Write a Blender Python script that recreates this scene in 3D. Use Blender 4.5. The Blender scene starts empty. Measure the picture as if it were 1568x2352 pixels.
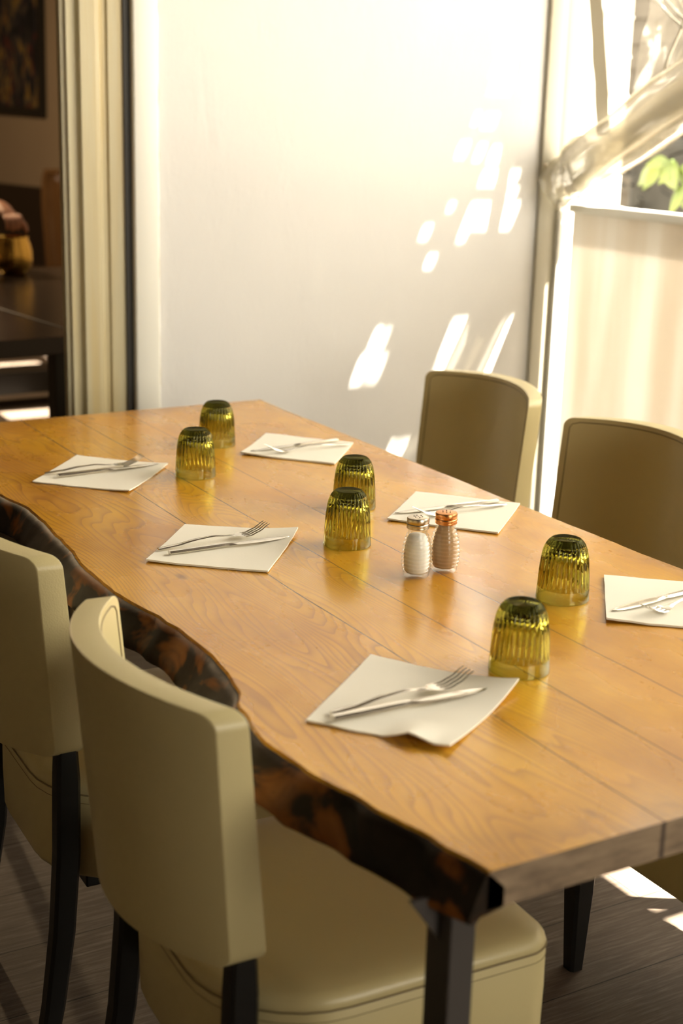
import bpy, bmesh, math, random
from mathutils import Vector, Matrix, noise
R = math.radians
PI = math.pi
random.seed(7)
sc = bpy.context.scene
COL = sc.collection

# ------------------------------------------------------------------ camera, world, sun, exposure
# world axes: x across the dining table, y along it, z up; the table top is at 0.75 m
YAW, PITCH, ROLL = R(-30.2), R(15.61), R(1.6)
D = Vector((math.sin(YAW), math.cos(YAW), 0)); N = Vector((math.cos(YAW), -math.sin(YAW), 0))
F0 = Vector((0, math.cos(PITCH), -math.sin(PITCH))); R0 = Vector((1, 0, 0)); U0 = R0.cross(F0)
R1 = R0*math.cos(ROLL) + U0*math.sin(ROLL); U1 = -R0*math.sin(ROLL) + U0*math.cos(ROLL)
def tw(v): return Vector((v.dot(N), v.dot(D), v.z))
cr, cu, cf = tw(R1), tw(U1), tw(F0)
cam_d = bpy.data.cameras.new('camera'); cam = bpy.data.objects.new('camera', cam_d); COL.objects.link(cam)
cam.matrix_world = Matrix(((cr.x, cu.x, -cf.x, 0), (cr.y, cu.y, -cf.y, 0), (cr.z, cu.z, -cf.z, 1.43), (0, 0, 0, 1)))
cam_d.sensor_fit = 'HORIZONTAL'; cam_d.sensor_width = 24.0; cam_d.lens = 3267/1568*24.0
cam_d.clip_start = 0.05; cam_d.clip_end = 200
cam_d.dof.use_dof = True; cam_d.dof.focus_distance = 2.27; cam_d.dof.aperture_fstop = 3.6
sc.camera = cam

wd = bpy.data.worlds.new('sky'); sc.world = wd; wd.use_nodes = True
bg = wd.node_tree.nodes['Background']; bg.inputs['Color'].default_value = (1.0, 0.92, 0.77, 1); bg.inputs['Strength'].default_value = 2.45
SUN_DIR = Vector((-0.435, 0.35, -1.0))
sd = bpy.data.lights.new('sun', 'SUN'); so = bpy.data.objects.new('sun', sd); COL.objects.link(so)
sd.energy = 22.0; sd.angle = R(0.35); sd.color = (1.0, 0.93, 0.80)
so.rotation_euler = (-SUN_DIR).to_track_quat('Z', 'Y').to_euler()
def portal(name, loc, rot, sx, sy):
    l = bpy.data.lights.new(name, 'AREA'); o = bpy.data.objects.new(name, l); COL.objects.link(o)
    l.shape = 'RECTANGLE'; l.size = sx; l.size_y = sy; o.location = loc; o.rotation_euler = rot
    l.cycles.is_portal = True
    return o
portal('window_daylight', (2.83, 1.65, 1.90), (0, R(90), 0), 1.38, 3.7)
portal('front_opening_daylight', (1.85, -2.36, 1.45), (R(90), 0, 0), 1.7, 1.3)
sc.view_settings.view_transform = 'Standard'; sc.view_settings.look = 'None'
sc.view_settings.exposure = 1.95; sc.view_settings.gamma = 1.0; sc.view_settings.use_curve_mapping = False

# ------------------------------------------------------------------ helpers
def tag(o, label=None, cat=None, group=None, kind=None):
    if label: o['label'] = label
    if cat: o['category'] = cat
    if group: o['group'] = group
    if kind: o['kind'] = kind
    return o
def empty(name, loc=(0, 0, 0), rz=0.0):
    o = bpy.data.objects.new(name, None); COL.objects.link(o); o.location = loc; o.rotation_euler = (0, 0, rz)
    o.empty_display_size = 0.05
    return o
def obj(name, bm, mat, parent=None, smooth=True, auto=None):
    me = bpy.data.meshes.new(name)
    bmesh.ops.recalc_face_normals(bm, faces=bm.faces)
    bm.to_mesh(me); bm.free()
    for m in (mat if isinstance(mat, (list, tuple)) else [mat]): me.materials.append(m)
    if smooth:
        for p in me.polygons: p.use_smooth = True
        if auto:
            me.set_sharp_from_angle(angle=R(auto))
    o = bpy.data.objects.new(name, me); COL.objects.link(o)
    if parent: o.parent = parent
    return o
def struct(name, bm, mat, parent=None, smooth=False, auto=None):
    o = obj(name, bm, mat, parent, smooth, auto)
    if not parent: o['kind'] = 'structure'
    return o
def box(bm, x0, x1, y0, y1, z0, z1, bev=0.0, seg=2, mi=0):
    vs = [bm.verts.new((x, y, z)) for z in (z0, z1) for y in (y0, y1) for x in (x0, x1)]
    fs = [bm.faces.new([vs[i] for i in f]) for f in ((0, 2, 3, 1), (4, 5, 7, 6), (0, 1, 5, 4), (2, 6, 7, 3), (0, 4, 6, 2), (1, 3, 7, 5))]
    for f in fs: f.material_index = mi
    if bev:
        es = list({e for f in fs for e in f.edges})
        bmesh.ops.bevel(bm, geom=es, offset=bev, segments=seg, affect='EDGES', profile=0.5)
    return vs
def loft(bm, rings, closed=True, cap0=True, cap1=True, mi=0):
    vr = [[bm.verts.new(p) for p in r] for r in rings]
    n = len(rings[0])
    for a, b in zip(vr, vr[1:]):
        for i in range(n if closed else n-1):
            j = (i+1) % n
            f = bm.faces.new((a[i], a[j], b[j], b[i])); f.material_index = mi
    if closed and cap0: bm.faces.new(list(reversed(vr[0]))).material_index = mi
    if closed and cap1: bm.faces.new(vr[-1]).material_index = mi
    return vr
def lathe(bm, prof, seg=48, mod=None, c=(0, 0, 0), mi=0):
    """prof = [(r, z)...]; a radius of 0 closes the end"""
    rings = []
    for r, z in prof:
        if r <= 1e-6: rings.append(('p', z)); continue
        ring = []
        for i in range(seg):
            a = 2*PI*i/seg; rr = r*(1 + (mod(a, z) if mod else 0))
            ring.append(bm.verts.new((c[0]+rr*math.cos(a), c[1]+rr*math.sin(a), c[2]+z)))
        rings.append(ring)
    for k, (a, b) in enumerate(zip(rings, rings[1:])):
        if a[0] == 'p' and b[0] == 'p': continue
        if a[0] == 'p' or b[0] == 'p':
            pz, ring = (a[1], b) if a[0] == 'p' else (b[1], a)
            v = bm.verts.new((c[0], c[1], c[2]+pz))
            for i in range(seg): bm.faces.new((v, ring[i], ring[(i+1) % seg])).material_index = mi
        else:
            for i in range(seg):
                j = (i+1) % seg; bm.faces.new((a[i], a[j], b[j], b[i])).material_index = mi
def tube(bm, pts, rad, seg=10, flat=1.0, up=Vector((0, 0, 1)), caps=True):
    pts = [Vector(p) for p in pts]; rings = []
    for i, p in enumerate(pts):
        t = (pts[min(i+1, len(pts)-1)] - pts[max(i-1, 0)]).normalized()
        s = t.cross(up); s = s.normalized() if s.length > 1e-4 else Vector((1, 0, 0)); w = s.cross(t)
        r = rad[i] if isinstance(rad, (list, tuple)) else rad
        fl = flat[i] if isinstance(flat, (list, tuple)) else flat
        rings.append([p + s*(r*math.cos(2*PI*k/seg)) + w*(r*fl*math.sin(2*PI*k/seg)) for k in range(seg)])
    loft(bm, rings, True, caps, caps)
def interp(tab, x):
    if x <= tab[0][0]: return tab[0][1]
    for (a, b), (c, d) in zip(tab, tab[1:]):
        if x <= c:
            t = (x-a)/(c-a); t = t*t*(3-2*t)*0.6 + t*0.4
            return b + (d-b)*t
    return tab[-1][1]
def copy_tree(o, parent=None):
    c = o.copy(); COL.objects.link(c)
    if parent: c.parent = parent
    for ch in [x for x in CH.get(o.name, [])]: copy_tree(ch, c)
    return c
CH = {}
def remember(root):
    for o in bpy.data.objects:
        if o.parent: CH.setdefault(o.parent.name, [])
    for o in bpy.data.objects:
        if o.parent and o not in CH[o.parent.name]: CH[o.parent.name].append(o)

# ------------------------------------------------------------------ materials
def mat(name, col=(.8, .8, .8), rough=.5, metal=0, **kw):
    m = bpy.data.materials.new(name); m.use_nodes = True
    b = m.node_tree.nodes['Principled BSDF']
    b.inputs['Base Color'].default_value = (*col, 1); b.inputs['Roughness'].default_value = rough; b.inputs['Metallic'].default_value = metal
    for k, v in kw.items(): b.inputs[k.replace('_', ' ')].default_value = v
    return m
class G:
    """tiny node-graph writer"""
    def __init__(s, m): s.m = m; s.t = m.node_tree; s.b = s.t.nodes['Principled BSDF']; s.out = s.t.nodes['Material Output']
    def n(s, ty, **kw):
        x = s.t.nodes.new(ty)
        for k, v in kw.items(): setattr(x, k, v)
        return x
    def link(s, a, b): s.t.links.new(a, b)
    def put(s, sock, v):
        if hasattr(v, 'type') and hasattr(v, 'node'): s.link(v, sock)
        else: sock.default_value = v
    def coord(s, kind='Object'): return s.n('ShaderNodeTexCoord').outputs[kind]
    def map(s, v, scale=(1, 1, 1), loc=(0, 0, 0), rot=(0, 0, 0)):
        x = s.n('ShaderNodeMapping'); s.link(v, x.inputs[0]); x.inputs['Scale'].default_value = scale; x.inputs['Location'].default_value = loc; x.inputs['Rotation'].default_value = rot
        return x.outputs[0]
    def noise(s, v, scale=5, detail=3, rough=.5, dist=0, out='Fac'):
        x = s.n('ShaderNodeTexNoise'); s.link(v, x.inputs['Vector']); x.inputs['Scale'].default_value = scale; x.inputs['Detail'].default_value = detail
        x.inputs['Roughness'].default_value = rough; x.inputs['Distortion'].default_value = dist
        return x.outputs[out]
    def math(s, op, a, b=0.0, c=0.0, clamp=False):
        x = s.n('ShaderNodeMath', operation=op); x.use_clamp = clamp
        s.put(x.inputs[0], a); s.put(x.inputs[1], b); s.put(x.inputs[2], c)
        return x.outputs[0]
    def sep(s, v):
        x = s.n('ShaderNodeSeparateXYZ'); s.link(v, x.inputs[0]); return x.outputs
    def comb(s, a, b, c):
        x = s.n('ShaderNodeCombineXYZ'); s.put(x.inputs[0], a); s.put(x.inputs[1], b); s.put(x.inputs[2], c); return x.outputs[0]
    def ramp(s, v, stops, mode='LINEAR'):
        x = s.n('ShaderNodeValToRGB'); s.link(v, x.inputs[0]); r = x.color_ramp; r.interpolation = mode
        while len(r.elements) < len(stops): r.elements.new(0.5)
        for e, (p, c) in zip(r.elements, stops):
            e.position = p; e.color = (*c, 1) if len(c) == 3 else c
        return x.outputs[0]
    def mix(s, f, a, b, mode='MIX'):
        x = s.n('ShaderNodeMix', data_type='RGBA', blend_type=mode)
        s.put(x.inputs[0], f)
        for i, v in ((6, a), (7, b)):
            s.put(x.inputs[i], v if hasattr(v, 'node') else (*v, 1))
        return x.outputs[2]
    def rng(s, v, a, b, c=0.0, d=1.0, smooth=False):
        x = s.n('ShaderNodeMapRange'); x.clamp = True
        if smooth: x.interpolation_type = 'SMOOTHSTEP'
        s.put(x.inputs[0], v); s.put(x.inputs[1], a); s.put(x.inputs[2], b); s.put(x.inputs[3], c); s.put(x.inputs[4], d); return x.outputs[0]
    def bump(s, h, strength=.3, dist=.01):
        x = s.n('ShaderNodeBump'); s.link(h, x.inputs['Height']); x.inputs['Strength'].default_value = strength; x.inputs['Distance'].default_value = dist
        s.link(x.outputs[0], s.b.inputs['Normal']); return x
    def col(s, v): s.link(v, s.b.inputs['Base Color'])
    def rough(s, v): s.link(v, s.b.inputs['Roughness'])

def wood_table():
    m = mat('pine_boards', rough=.32); g = G(m)
    o = g.coord(); X, Y, Z = g.sep(o)
    SE = [.945, 1.062, 1.19, 1.365]
    board = None; seam = None
    wob = g.math('MULTIPLY', g.math('SUBTRACT', g.noise(g.map(o, (0, 1, 0)), 2.2, 2), .5), .012)
    Xw = g.math('ADD', X, wob)
    for i, s_ in enumerate(SE):
        st = g.math('GREATER_THAN', Xw, s_)
        board = st if board is None else g.math('ADD', board, st)
        d = g.math('ABSOLUTE', g.math('SUBTRACT', Xw, s_))
        ln = g.math('MULTIPLY', g.rng(d, .0006, .0016, 1, 0), (1, .9, .8, .25)[i])
        seam = ln if seam is None else g.math('MAXIMUM', seam, ln)
    off = g.math('MULTIPLY', board, 3.7)
    # growth rings: a warped distance field, one offset per board
    P = g.comb(X, g.math('ADD', g.math('MULTIPLY', Y, .17), off), g.math('MULTIPLY', board, 1.3))
    w = g.noise(P, 4.2, 2, .45)
    w2 = g.noise(P, 13, 2, .5)
    ph = g.math('ADD', g.math('MULTIPLY', X, 52), g.math('ADD', g.math('MULTIPLY', w, 60), g.math('MULTIPLY', w2, 7)))
    ring = g.math('FRACT', ph)
    late = g.math('POWER', ring, 3.2)
    late = g.math('MULTIPLY', late, g.rng(ring, .93, 1, 1, 0))
    amt = g.math('MULTIPLY', g.ramp(g.math('DIVIDE', board, 4), [(0, (.95,)*3), (.25, (.6,)*3), (.5, (.16,)*3), (1, (.12,)*3)]), g.rng(g.noise(g.map(o, (2, .9, 1)), 1.7, 2), .3, .65, .35, 1))
    fine = g.noise(g.map(o, (160, 6, 1)), 1, 3, .6)
    blot = g.noise(g.map(o, (2.0, 1.4, 1)), 2.3, 4, .6)
    base = g.ramp(blot, [(.30, (.50, .21, .008)), (.5, (.67, .32, .014)), (.72, (.80, .43, .030))])
    tone = g.n('ShaderNodeTexWhiteNoise', noise_dimensions='1D'); g.link(board, tone.inputs['W'])
    base = g.mix(g.rng(tone.outputs[0], 0, 1, 0, .16), base, (.52, .22, .035))
    base = g.mix(g.math('MULTIPLY', late, g.math('MULTIPLY', amt, .9)), base, (.235, .075, .014))
    base = g.mix(g.rng(fine, .35, .75, 0, .18), base, (.40, .18, .05))
    # knots and dark nicks
    vo = g.n('ShaderNodeTexVoronoi'); g.link(g.map(o, (5.5, 2.6, 1), (.3, .1, 0)), vo.inputs['Vector']); vo.inputs['Scale'].default_value = 1.4
    kn = g.rng(vo.outputs['Distance'], .02, .085, .7, 0, True)
    pick = g.math('GREATER_THAN', g.sep(vo.outputs['Color'])[0], .45)
    base = g.mix(g.math('MULTIPLY', kn, pick), base, (.16, .06, .018))
    sc_ = g.noise(g.map(o, (22, 5, 1), rot=(0, 0, .25)), 1.6, 5, .7)
    base = g.mix(g.rng(sc_, .66, .74, 0, .55), base, (.20, .085, .03))
    # worn darker rims at the two ends and the far long side
    wear = g.noise(g.map(o, (3, 3, 1)), 3.1, 4, .6)
    e = g.math('MAXIMUM', g.rng(g.math('SUBTRACT', Y, .955), .0, .10, 1, 0), g.rng(g.math('SUBTRACT', 3.08, Y), 0, .08, 1, 0))
    e = g.math('MAXIMUM', e, g.rng(g.math('SUBTRACT', 1.56, X), 0, .06, .8, 0))
    base = g.mix(g.math('MULTIPLY', e, g.rng(wear, .35, .65, 0, .6)), base, (.20, .11, .05))
    base = g.mix(g.math('MULTIPLY', seam, .85), base, (.05, .022, .008))
    g.col(base)
    g.rough(g.rng(g.noise(g.map(o, (4, 2, 1)), 3, 4), .3, .7, .20, .34))
    g.bump(g.math('SUBTRACT', g.math('MULTIPLY', fine, .15), g.math('ADD', seam, g.math('MULTIPLY', late, .12))), .25, .001)
    g.b.inputs['Coat Weight'].default_value = .3; g.b.inputs['Coat Roughness'].default_value = .13
    return m
def wood_end():
    m = mat('sawn_board_end', rough=.6); g = G(m); o = g.coord()
    a = g.noise(g.map(o, (9, 9, 40)), 2, 5, .65)
    c = g.ramp(a, [(.3, (.13, .085, .05)), (.55, (.27, .19, .115)), (.75, (.36, .26, .16))])
    X = g.sep(o)[0]
    d = g.math('ABSOLUTE', g.math('SUBTRACT', X, .945))
    c = g.mix(g.rng(d, .002, .005, .8, 0), c, (.03, .015, .01)); g.col(c); g.bump(a, .3, .002); return m
def bark():
    m = mat('dark_live_edge_bark', rough=.5); g = G(m); o = g.coord()
    a = g.noise(g.map(o, (1, .6, 1)), 13, 3, .5, 1.2)
    b = g.noise(o, 60, 4, .6)
    c = g.ramp(a, [(.35, (.010, .006, .003)), (.52, (.022, .012, .005)), (.60, (.20, .068, .010)), (.68, (.26, .10, .018)), (.76, (.02, .01, .005))])
    g.col(c); g.bump(g.math('ADD', a, g.math('MULTIPLY', b, .3)), .35, .003)
    return m
def vinyl():
    m = mat('cream_vinyl', (.60, .49, .285), .38); g = G(m); o = g.coord()
    n1 = g.noise(o, 3, 2); c = g.ramp(n1, [(.3, (.56, .47, .235)), (.7, (.63, .535, .275))]); g.col(c)
    v = g.n('ShaderNodeTexVoronoi'); g.link(o, v.inputs['Vector']); v.inputs['Scale'].default_value = 420
    g.bump(g.math('ADD', v.outputs['Distance'], g.math('MULTIPLY', g.noise(o, 9, 3), 3)), .12, .0012)
    g.b.inputs['Coat Weight'].default_value = .15; g.b.inputs['Coat Roughness'].default_value = .3
    return m
def plaster(name, base, blot, bump=.35, streak=False):
    m = mat(name, base, .75); g = G(m); o = g.coord()
    a = g.noise(o, 1.3, 4, .6); g.col(g.mix(g.rng(a, .35, .7), base, blot))
    b = g.noise(o, 38, 4, .6); c = g.noise(g.map(o, (2.4, 1, 1.0)), 3.5, 5, .6, .6)
    g.bump(g.math('ADD', g.math('MULTIPLY', b, .35), c), bump, .012); return m
def vinyl_floor():
    m = mat('grey_brown_vinyl_planks', rough=.62, Specular_IOR_Level=.3); g = G(m); o = g.coord(); X, Y, Z = g.sep(o)
    br = g.n('ShaderNodeTexBrick'); g.link(g.map(o, (1, 1, 1), (.22, .045, 0)), br.inputs['Vector'])
    br.inputs['Scale'].default_value = 1; br.inputs['Brick Width'].default_value = 1.2; br.inputs['Row Height'].default_value = .185; br.inputs['Mortar Size'].default_value = .0012; br.inputs['Bias'].default_value = 0
    br.inputs['Color1'].default_value = (.25, .25, .25, 1); br.inputs['Color2'].default_value = (.9, .9, .9, 1); br.inputs['Mortar'].default_value = (0, 0, 0, 1)
    br.offset = .37
    gr = g.noise(g.map(o, (9, 120, 1)), 1, 5, .7, .35)
    g2 = g.noise(g.map(o, (3, 14, 1)), 2, 4, .6)
    c = g.ramp(gr, [(.30, (.040, .027, .018)), (.5, (.095, .069, .048)), (.68, (.19, .147, .108))])
    c = g.mix(g.rng(g2, .35, .7, 0, .5), c, (.075, .052, .036))
    c = g.mix(g.math('MULTIPLY', g.sep(br.outputs['Color'])[0], .30), c, (.14, .11, .085))
    c = g.mix(br.outputs['Fac'], c, (.02, .014, .01)); g.col(c)
    g.bump(g.math('SUBTRACT', gr, br.outputs['Fac']), .35, .002); return m
def paper():
    m = mat('cream_paper', (.92, .88, .755), .9); g = G(m); o = g.coord()
    g.bump(g.noise(o, 260, 3, .6), .25, .0006); return m
def leaf_mat():
    m = mat('leaf', (.25, .42, .03), .5); g = G(m)
    g.col(g.ramp(g.noise(g.coord(), 9, 2), [(.3, (.03, .055, .003)), (.7, (.075, .105, .004))])); return m

M = {}
M['table'] = wood_table(); M['end'] = wood_end(); M['bark'] = bark(); M['bark'].node_tree.nodes['Principled BSDF'].inputs['Specular IOR Level'].default_value = .18; M['vinyl'] = vinyl()
M['piping'] = mat('brown_stitching', (.26, .20, .10), .6)
M['black'] = mat('black_lacquered_wood', (.010, .009, .008), .32)
M['steel'] = mat('dark_painted_steel', (.075, .065, .06), .38, .2)
M['wall'] = plaster('cream_plaster', (.67, .66, .64), (.69, .68, .66), .2)
M['post'] = mat('white_gloss_paint', (.76, .75, .68), .4)
def olive():
    m = mat('aged_cream_paint', (.36, .30, .17), .45); g = G(m); o = g.coord()
    g.col(g.mix(g.rng(g.noise(g.map(o, (14, 14, .8)), 1.6, 4), .45, .7), (.50, .45, .29), (.50, .40, .20))); g.bump(g.noise(g.map(o, (30, 30, 4)), 3, 4), .25, .002); return m
M['olive'] = olive()
M['seal'] = mat('black_rubber', (.02, .017, .012), .6)
M['alu'] = mat('beige_painted_aluminium', (.42, .39, .30), .5)
M['floor'] = vinyl_floor()
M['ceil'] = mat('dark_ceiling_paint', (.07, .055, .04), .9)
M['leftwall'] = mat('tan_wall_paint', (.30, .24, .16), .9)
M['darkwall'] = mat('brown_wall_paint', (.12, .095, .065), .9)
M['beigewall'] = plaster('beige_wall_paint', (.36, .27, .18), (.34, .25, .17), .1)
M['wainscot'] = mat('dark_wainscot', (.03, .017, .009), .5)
M['paper'] = paper()
M['cutlery'] = mat('brushed_steel', (.72, .69, .62), .20, 1.0)
M['salt'] = mat('white_salt', (.92, .90, .84), .9, Subsurface_Weight=1.0, Subsurface_Scale=.03, Subsurface_Radius=(1, 1, .95))
M['pepper'] = mat('brown_spice', (.50, .33, .18), .9, Subsurface_Weight=.6, Subsurface_Scale=.02, Subsurface_Radius=(1, .9, .7))
M['lid'] = mat('worn_steel_lid', (.62, .55, .44), .28, 1.0)
M['copper'] = mat('copper_coloured_lid', (.72, .33, .12), .3, 1.0)
M['hole'] = mat('dark_shaker_holes', (.05, .02, .01), .8)
def glass(name, col, rough=0.0, dens=0, vcol=None, ior=1.5):
    m = bpy.data.materials.new(name); m.use_nodes = True; t = m.node_tree; t.nodes.clear()
    o = t.nodes.new('ShaderNodeOutputMaterial'); b = t.nodes.new('ShaderNodeBsdfGlass'); b.inputs['Color'].default_value = (*col, 1); b.inputs['Roughness'].default_value = rough; b.inputs['IOR'].default_value = ior
    t.links.new(b.outputs[0], o.inputs[0])
    if dens:
        v = t.nodes.new('ShaderNodeVolumeAbsorption'); v.inputs[0].default_value = (*vcol, 1); v.inputs[1].default_value = dens; t.links.new(v.outputs[0], o.inputs[1])
    return m
def tinted_wall():
    m = bpy.data.materials.new('olive_green_glass'); m.use_nodes = True; t = m.node_tree; t.nodes.clear()
    o = t.nodes.new('ShaderNodeOutputMaterial'); lw = t.nodes.new('ShaderNodeLayerWeight'); lw.inputs[0].default_value = .5
    rp_ = t.nodes.new('ShaderNodeValToRGB'); r = rp_.color_ramp; r.elements.new(.5); r.elements.new(.8)
    for e, (p, c) in zip(r.elements, [(0, (.885, .875, .62)), (.45, (.80, .79, .47)), (.75, (.50, .50, .20)), (1, (.10, .10, .03))]): e.position = p; e.color = (*c, 1)
    tr = t.nodes.new('ShaderNodeBsdfTransparent'); gl = t.nodes.new('ShaderNodeBsdfGlossy'); gl.inputs[0].default_value = (.95, 1, .85, 1); gl.inputs[1].default_value = .04
    mr = t.nodes.new('ShaderNodeMapRange'); mr.inputs[1].default_value = .35; mr.inputs[3].default_value = .035; mr.inputs[4].default_value = .42
    mx = t.nodes.new('ShaderNodeMixShader'); t.links.new(lw.outputs['Facing'], rp_.inputs[0]); t.links.new(rp_.outputs[0], tr.inputs[0]); t.links.new(lw.outputs['Facing'], mr.inputs[0])
    t.links.new(mr.outputs[0], mx.inputs[0]); t.links.new(tr.outputs[0], mx.inputs[1]); t.links.new(gl.outputs[0], mx.inputs[2]); t.links.new(mx.outputs[0], o.inputs[0]); return m
M['green'] = tinted_wall(); M['green_base'] = glass('thick_green_glass_base', (.17, .17, .09)); M['green_rib'] = glass('ribbed_green_glass', (.745, .71, .38))  # base tint darkened to stand in for dark internal reflections
def thin_glass():
    m = bpy.data.materials.new('clear_bottle_glass'); m.use_nodes = True; t = m.node_tree; t.nodes.clear()
    o = t.nodes.new('ShaderNodeOutputMaterial'); tr = t.nodes.new('ShaderNodeBsdfTransparent'); tr.inputs[0].default_value = (.96, .96, .94, 1)
    gl = t.nodes.new('ShaderNodeBsdfGlossy'); gl.inputs[1].default_value = .03; lw = t.nodes.new('ShaderNodeMapRange'); fa = t.nodes.new('ShaderNodeLayerWeight'); t.links.new(fa.outputs['Facing'], lw.inputs[0]); lw.inputs[1].default_value = .45; lw.inputs[3].default_value = .04; lw.inputs[4].default_value = .45
    a = t.nodes.new('ShaderNodeMixShader'); t.links.new(lw.outputs[0], a.inputs[0]); t.links.new(tr.outputs[0], a.inputs[1]); t.links.new(gl.outputs[0], a.inputs[2]); t.links.new(a.outputs[0], o.inputs[0])
    return m
M['clear'] = thin_glass()
def film(body=.22, name='clear_vinyl_film'):
    m = bpy.data.materials.new(name); m.use_nodes = True; t = m.node_tree; t.nodes.clear()
    o = t.nodes.new('ShaderNodeOutputMaterial')
    tr = t.nodes.new('ShaderNodeBsdfTransparent'); tr.inputs[0].default_value = (.93, .91, .86, 1)
    gl = t.nodes.new('ShaderNodeBsdfGlossy'); gl.inputs[0].default_value = (1, .97, .9, 1); gl.inputs[1].default_value = .12
    tl = t.nodes.new('ShaderNodeBsdfTranslucent'); tl.inputs[0].default_value = (.30, .28, .22, 1)
    df = t.nodes.new('ShaderNodeBsdfDiffuse'); df.inputs[0].default_value = (.33, .31, .26, 1)
    lw = t.nodes.new('ShaderNodeLayerWeight'); lw.inputs[0].default_value = .35
    a = t.nodes.new('ShaderNodeMixShader'); b = t.nodes.new('ShaderNodeMixShader'); c = t.nodes.new('ShaderNodeMixShader')
    c.inputs[0].default_value = .5; t.links.new(tl.outputs[0], c.inputs[1]); t.links.new(df.outputs[0], c.inputs[2])
    t.links.new(lw.outputs['Facing'], a.inputs[0]); t.links.new(tr.outputs[0], a.inputs[1]); t.links.new(gl.outputs[0], a.inputs[2])
    b.inputs[0].default_value = body; t.links.new(a.outputs[0], b.inputs[1]); t.links.new(c.outputs[0], b.inputs[2]); t.links.new(b.outputs[0], o.inputs[0])
    return m
M['film'] = film(.42); M['sheet'] = film(.06, 'clear_vinyl_sheet')
def thin_panel():
    m = bpy.data.materials.new('cream_screen_panel'); m.use_nodes = True; t = m.node_tree; t.nodes.clear()
    o = t.nodes.new('ShaderNodeOutputMaterial')
    co = t.nodes.new('ShaderNodeTexCoord'); mp = t.nodes.new('ShaderNodeMapping'); mp.inputs['Scale'].default_value = (7, 7, .6); no = t.nodes.new('ShaderNodeTexNoise'); no.inputs['Scale'].default_value = 1.6; no.inputs['Detail'].default_value = 4
    rp = t.nodes.new('ShaderNodeValToRGB'); rp.color_ramp.elements[0].position = .35; rp.color_ramp.elements[0].color = (.70, .65, .57, 1); rp.color_ramp.elements[1].position = .6; rp.color_ramp.elements[1].color = (.78, .76, .71, 1)
    t.links.new(co.outputs['Object'], mp.inputs[0]); t.links.new(mp.outputs[0], no.inputs['Vector']); t.links.new(no.outputs['Fac'], rp.inputs[0])
    df = t.nodes.new('ShaderNodeBsdfDiffuse'); tl = t.nodes.new('ShaderNodeBsdfTranslucent'); mx = t.nodes.new('ShaderNodeMixShader'); mx.inputs[0].default_value = .26
    t.links.new(rp.outputs[0], df.inputs[0]); t.links.new(rp.outputs[0], tl.inputs[0]); t.links.new(df.outputs[0], mx.inputs[1]); t.links.new(tl.outputs[0], mx.inputs[2]); t.links.new(mx.outputs[0], o.inputs[0])
    return m
M['panel'] = thin_panel()
M['strap'] = mat('tan_webbing', (.58, .53, .40), .8)
M['caulk'] = mat('yellowed_caulk', (.36, .29, .15), .8)
M['outwall'] = plaster('white_masonry', (.82, .79, .72), (.80, .76, .68), .3)
M['ground'] = plaster('pale_paving', (.55, .52, .46), (.5, .47, .42), .3)
M['bush'] = mat('dark_hedge', (.012, .011, .007), .8)
M['leaf'] = leaf_mat()
M['bronze'] = plaster('dull_brown_render', (.075, .065, .05), (.035, .03, .022), .6)
M['brownleather'] = mat('brown_leather', (.10, .05, .018), .18)
M['darktop'] = mat('dark_stained_wood', (.035, .024, .018), .22)
M['darkwood'] = mat('near_black_wood', (.012, .009, .006), .4)
M['skin'] = mat('skin', (.55, .27, .17), .5)
M['shirt'] = mat('grey_shirt', (.12, .09, .07), .8)
M['hair'] = mat('dark_hair', (.03, .018, .01), .5)
M['gold'] = mat('polished_brass', (.80, .50, .12), .16, 1.0)

# ------------------------------------------------------------------ the setting
YW, XR = 3.50, 2.78          # back wall face, right wall face
bm = bmesh.new(); box(bm, -2.2, 12, -2.4, 14, -.05, 0); struct('floor', bm, M['floor'])
bm = bmesh.new(); box(bm, 1.46, XR+.06, YW, YW+.12, 0, 3.0, .004); struct('wall_back', bm, M['wall'])
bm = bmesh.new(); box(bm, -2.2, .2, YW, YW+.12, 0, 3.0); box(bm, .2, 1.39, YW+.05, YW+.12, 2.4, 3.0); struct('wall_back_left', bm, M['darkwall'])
bm = bmesh.new(); box(bm, 1.392, 1.462, YW-.012, YW+.12, 0, 2.6, .006, 3); struct('trim_1', bm, M['post'], smooth=True, auto=40)
t1 = bpy.data.objects['trim_1']
for z0, z1 in ((.50, .86), (.92, 1.20), (1.27, 1.62), (1.66, 1.9)):
    bm = bmesh.new(); pts = []; rad = []
    n = int((z1-z0)/.008)
    for k in range(n+1):
        z = z0+(z1-z0)*k/n; pts.append((1.4635+.0022*noise.noise(Vector((z*14, 3, 1)))+.001*noise.noise(Vector((z*60, 3, 1))), YW-.001, z)); rad.append(.0012+.0012*abs(noise.noise(Vector((z*30, 7, 1)))))
    tube(bm, pts, rad, 6, up=Vector((0, 1, 0))); obj('caulk_line', bm, M['caulk'], t1)
bm = bmesh.new(); box(bm, 1.374, 1.393, YW+.004, YW+.12, 0, 2.6); struct('trim_2', bm, M['seal'])
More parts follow.
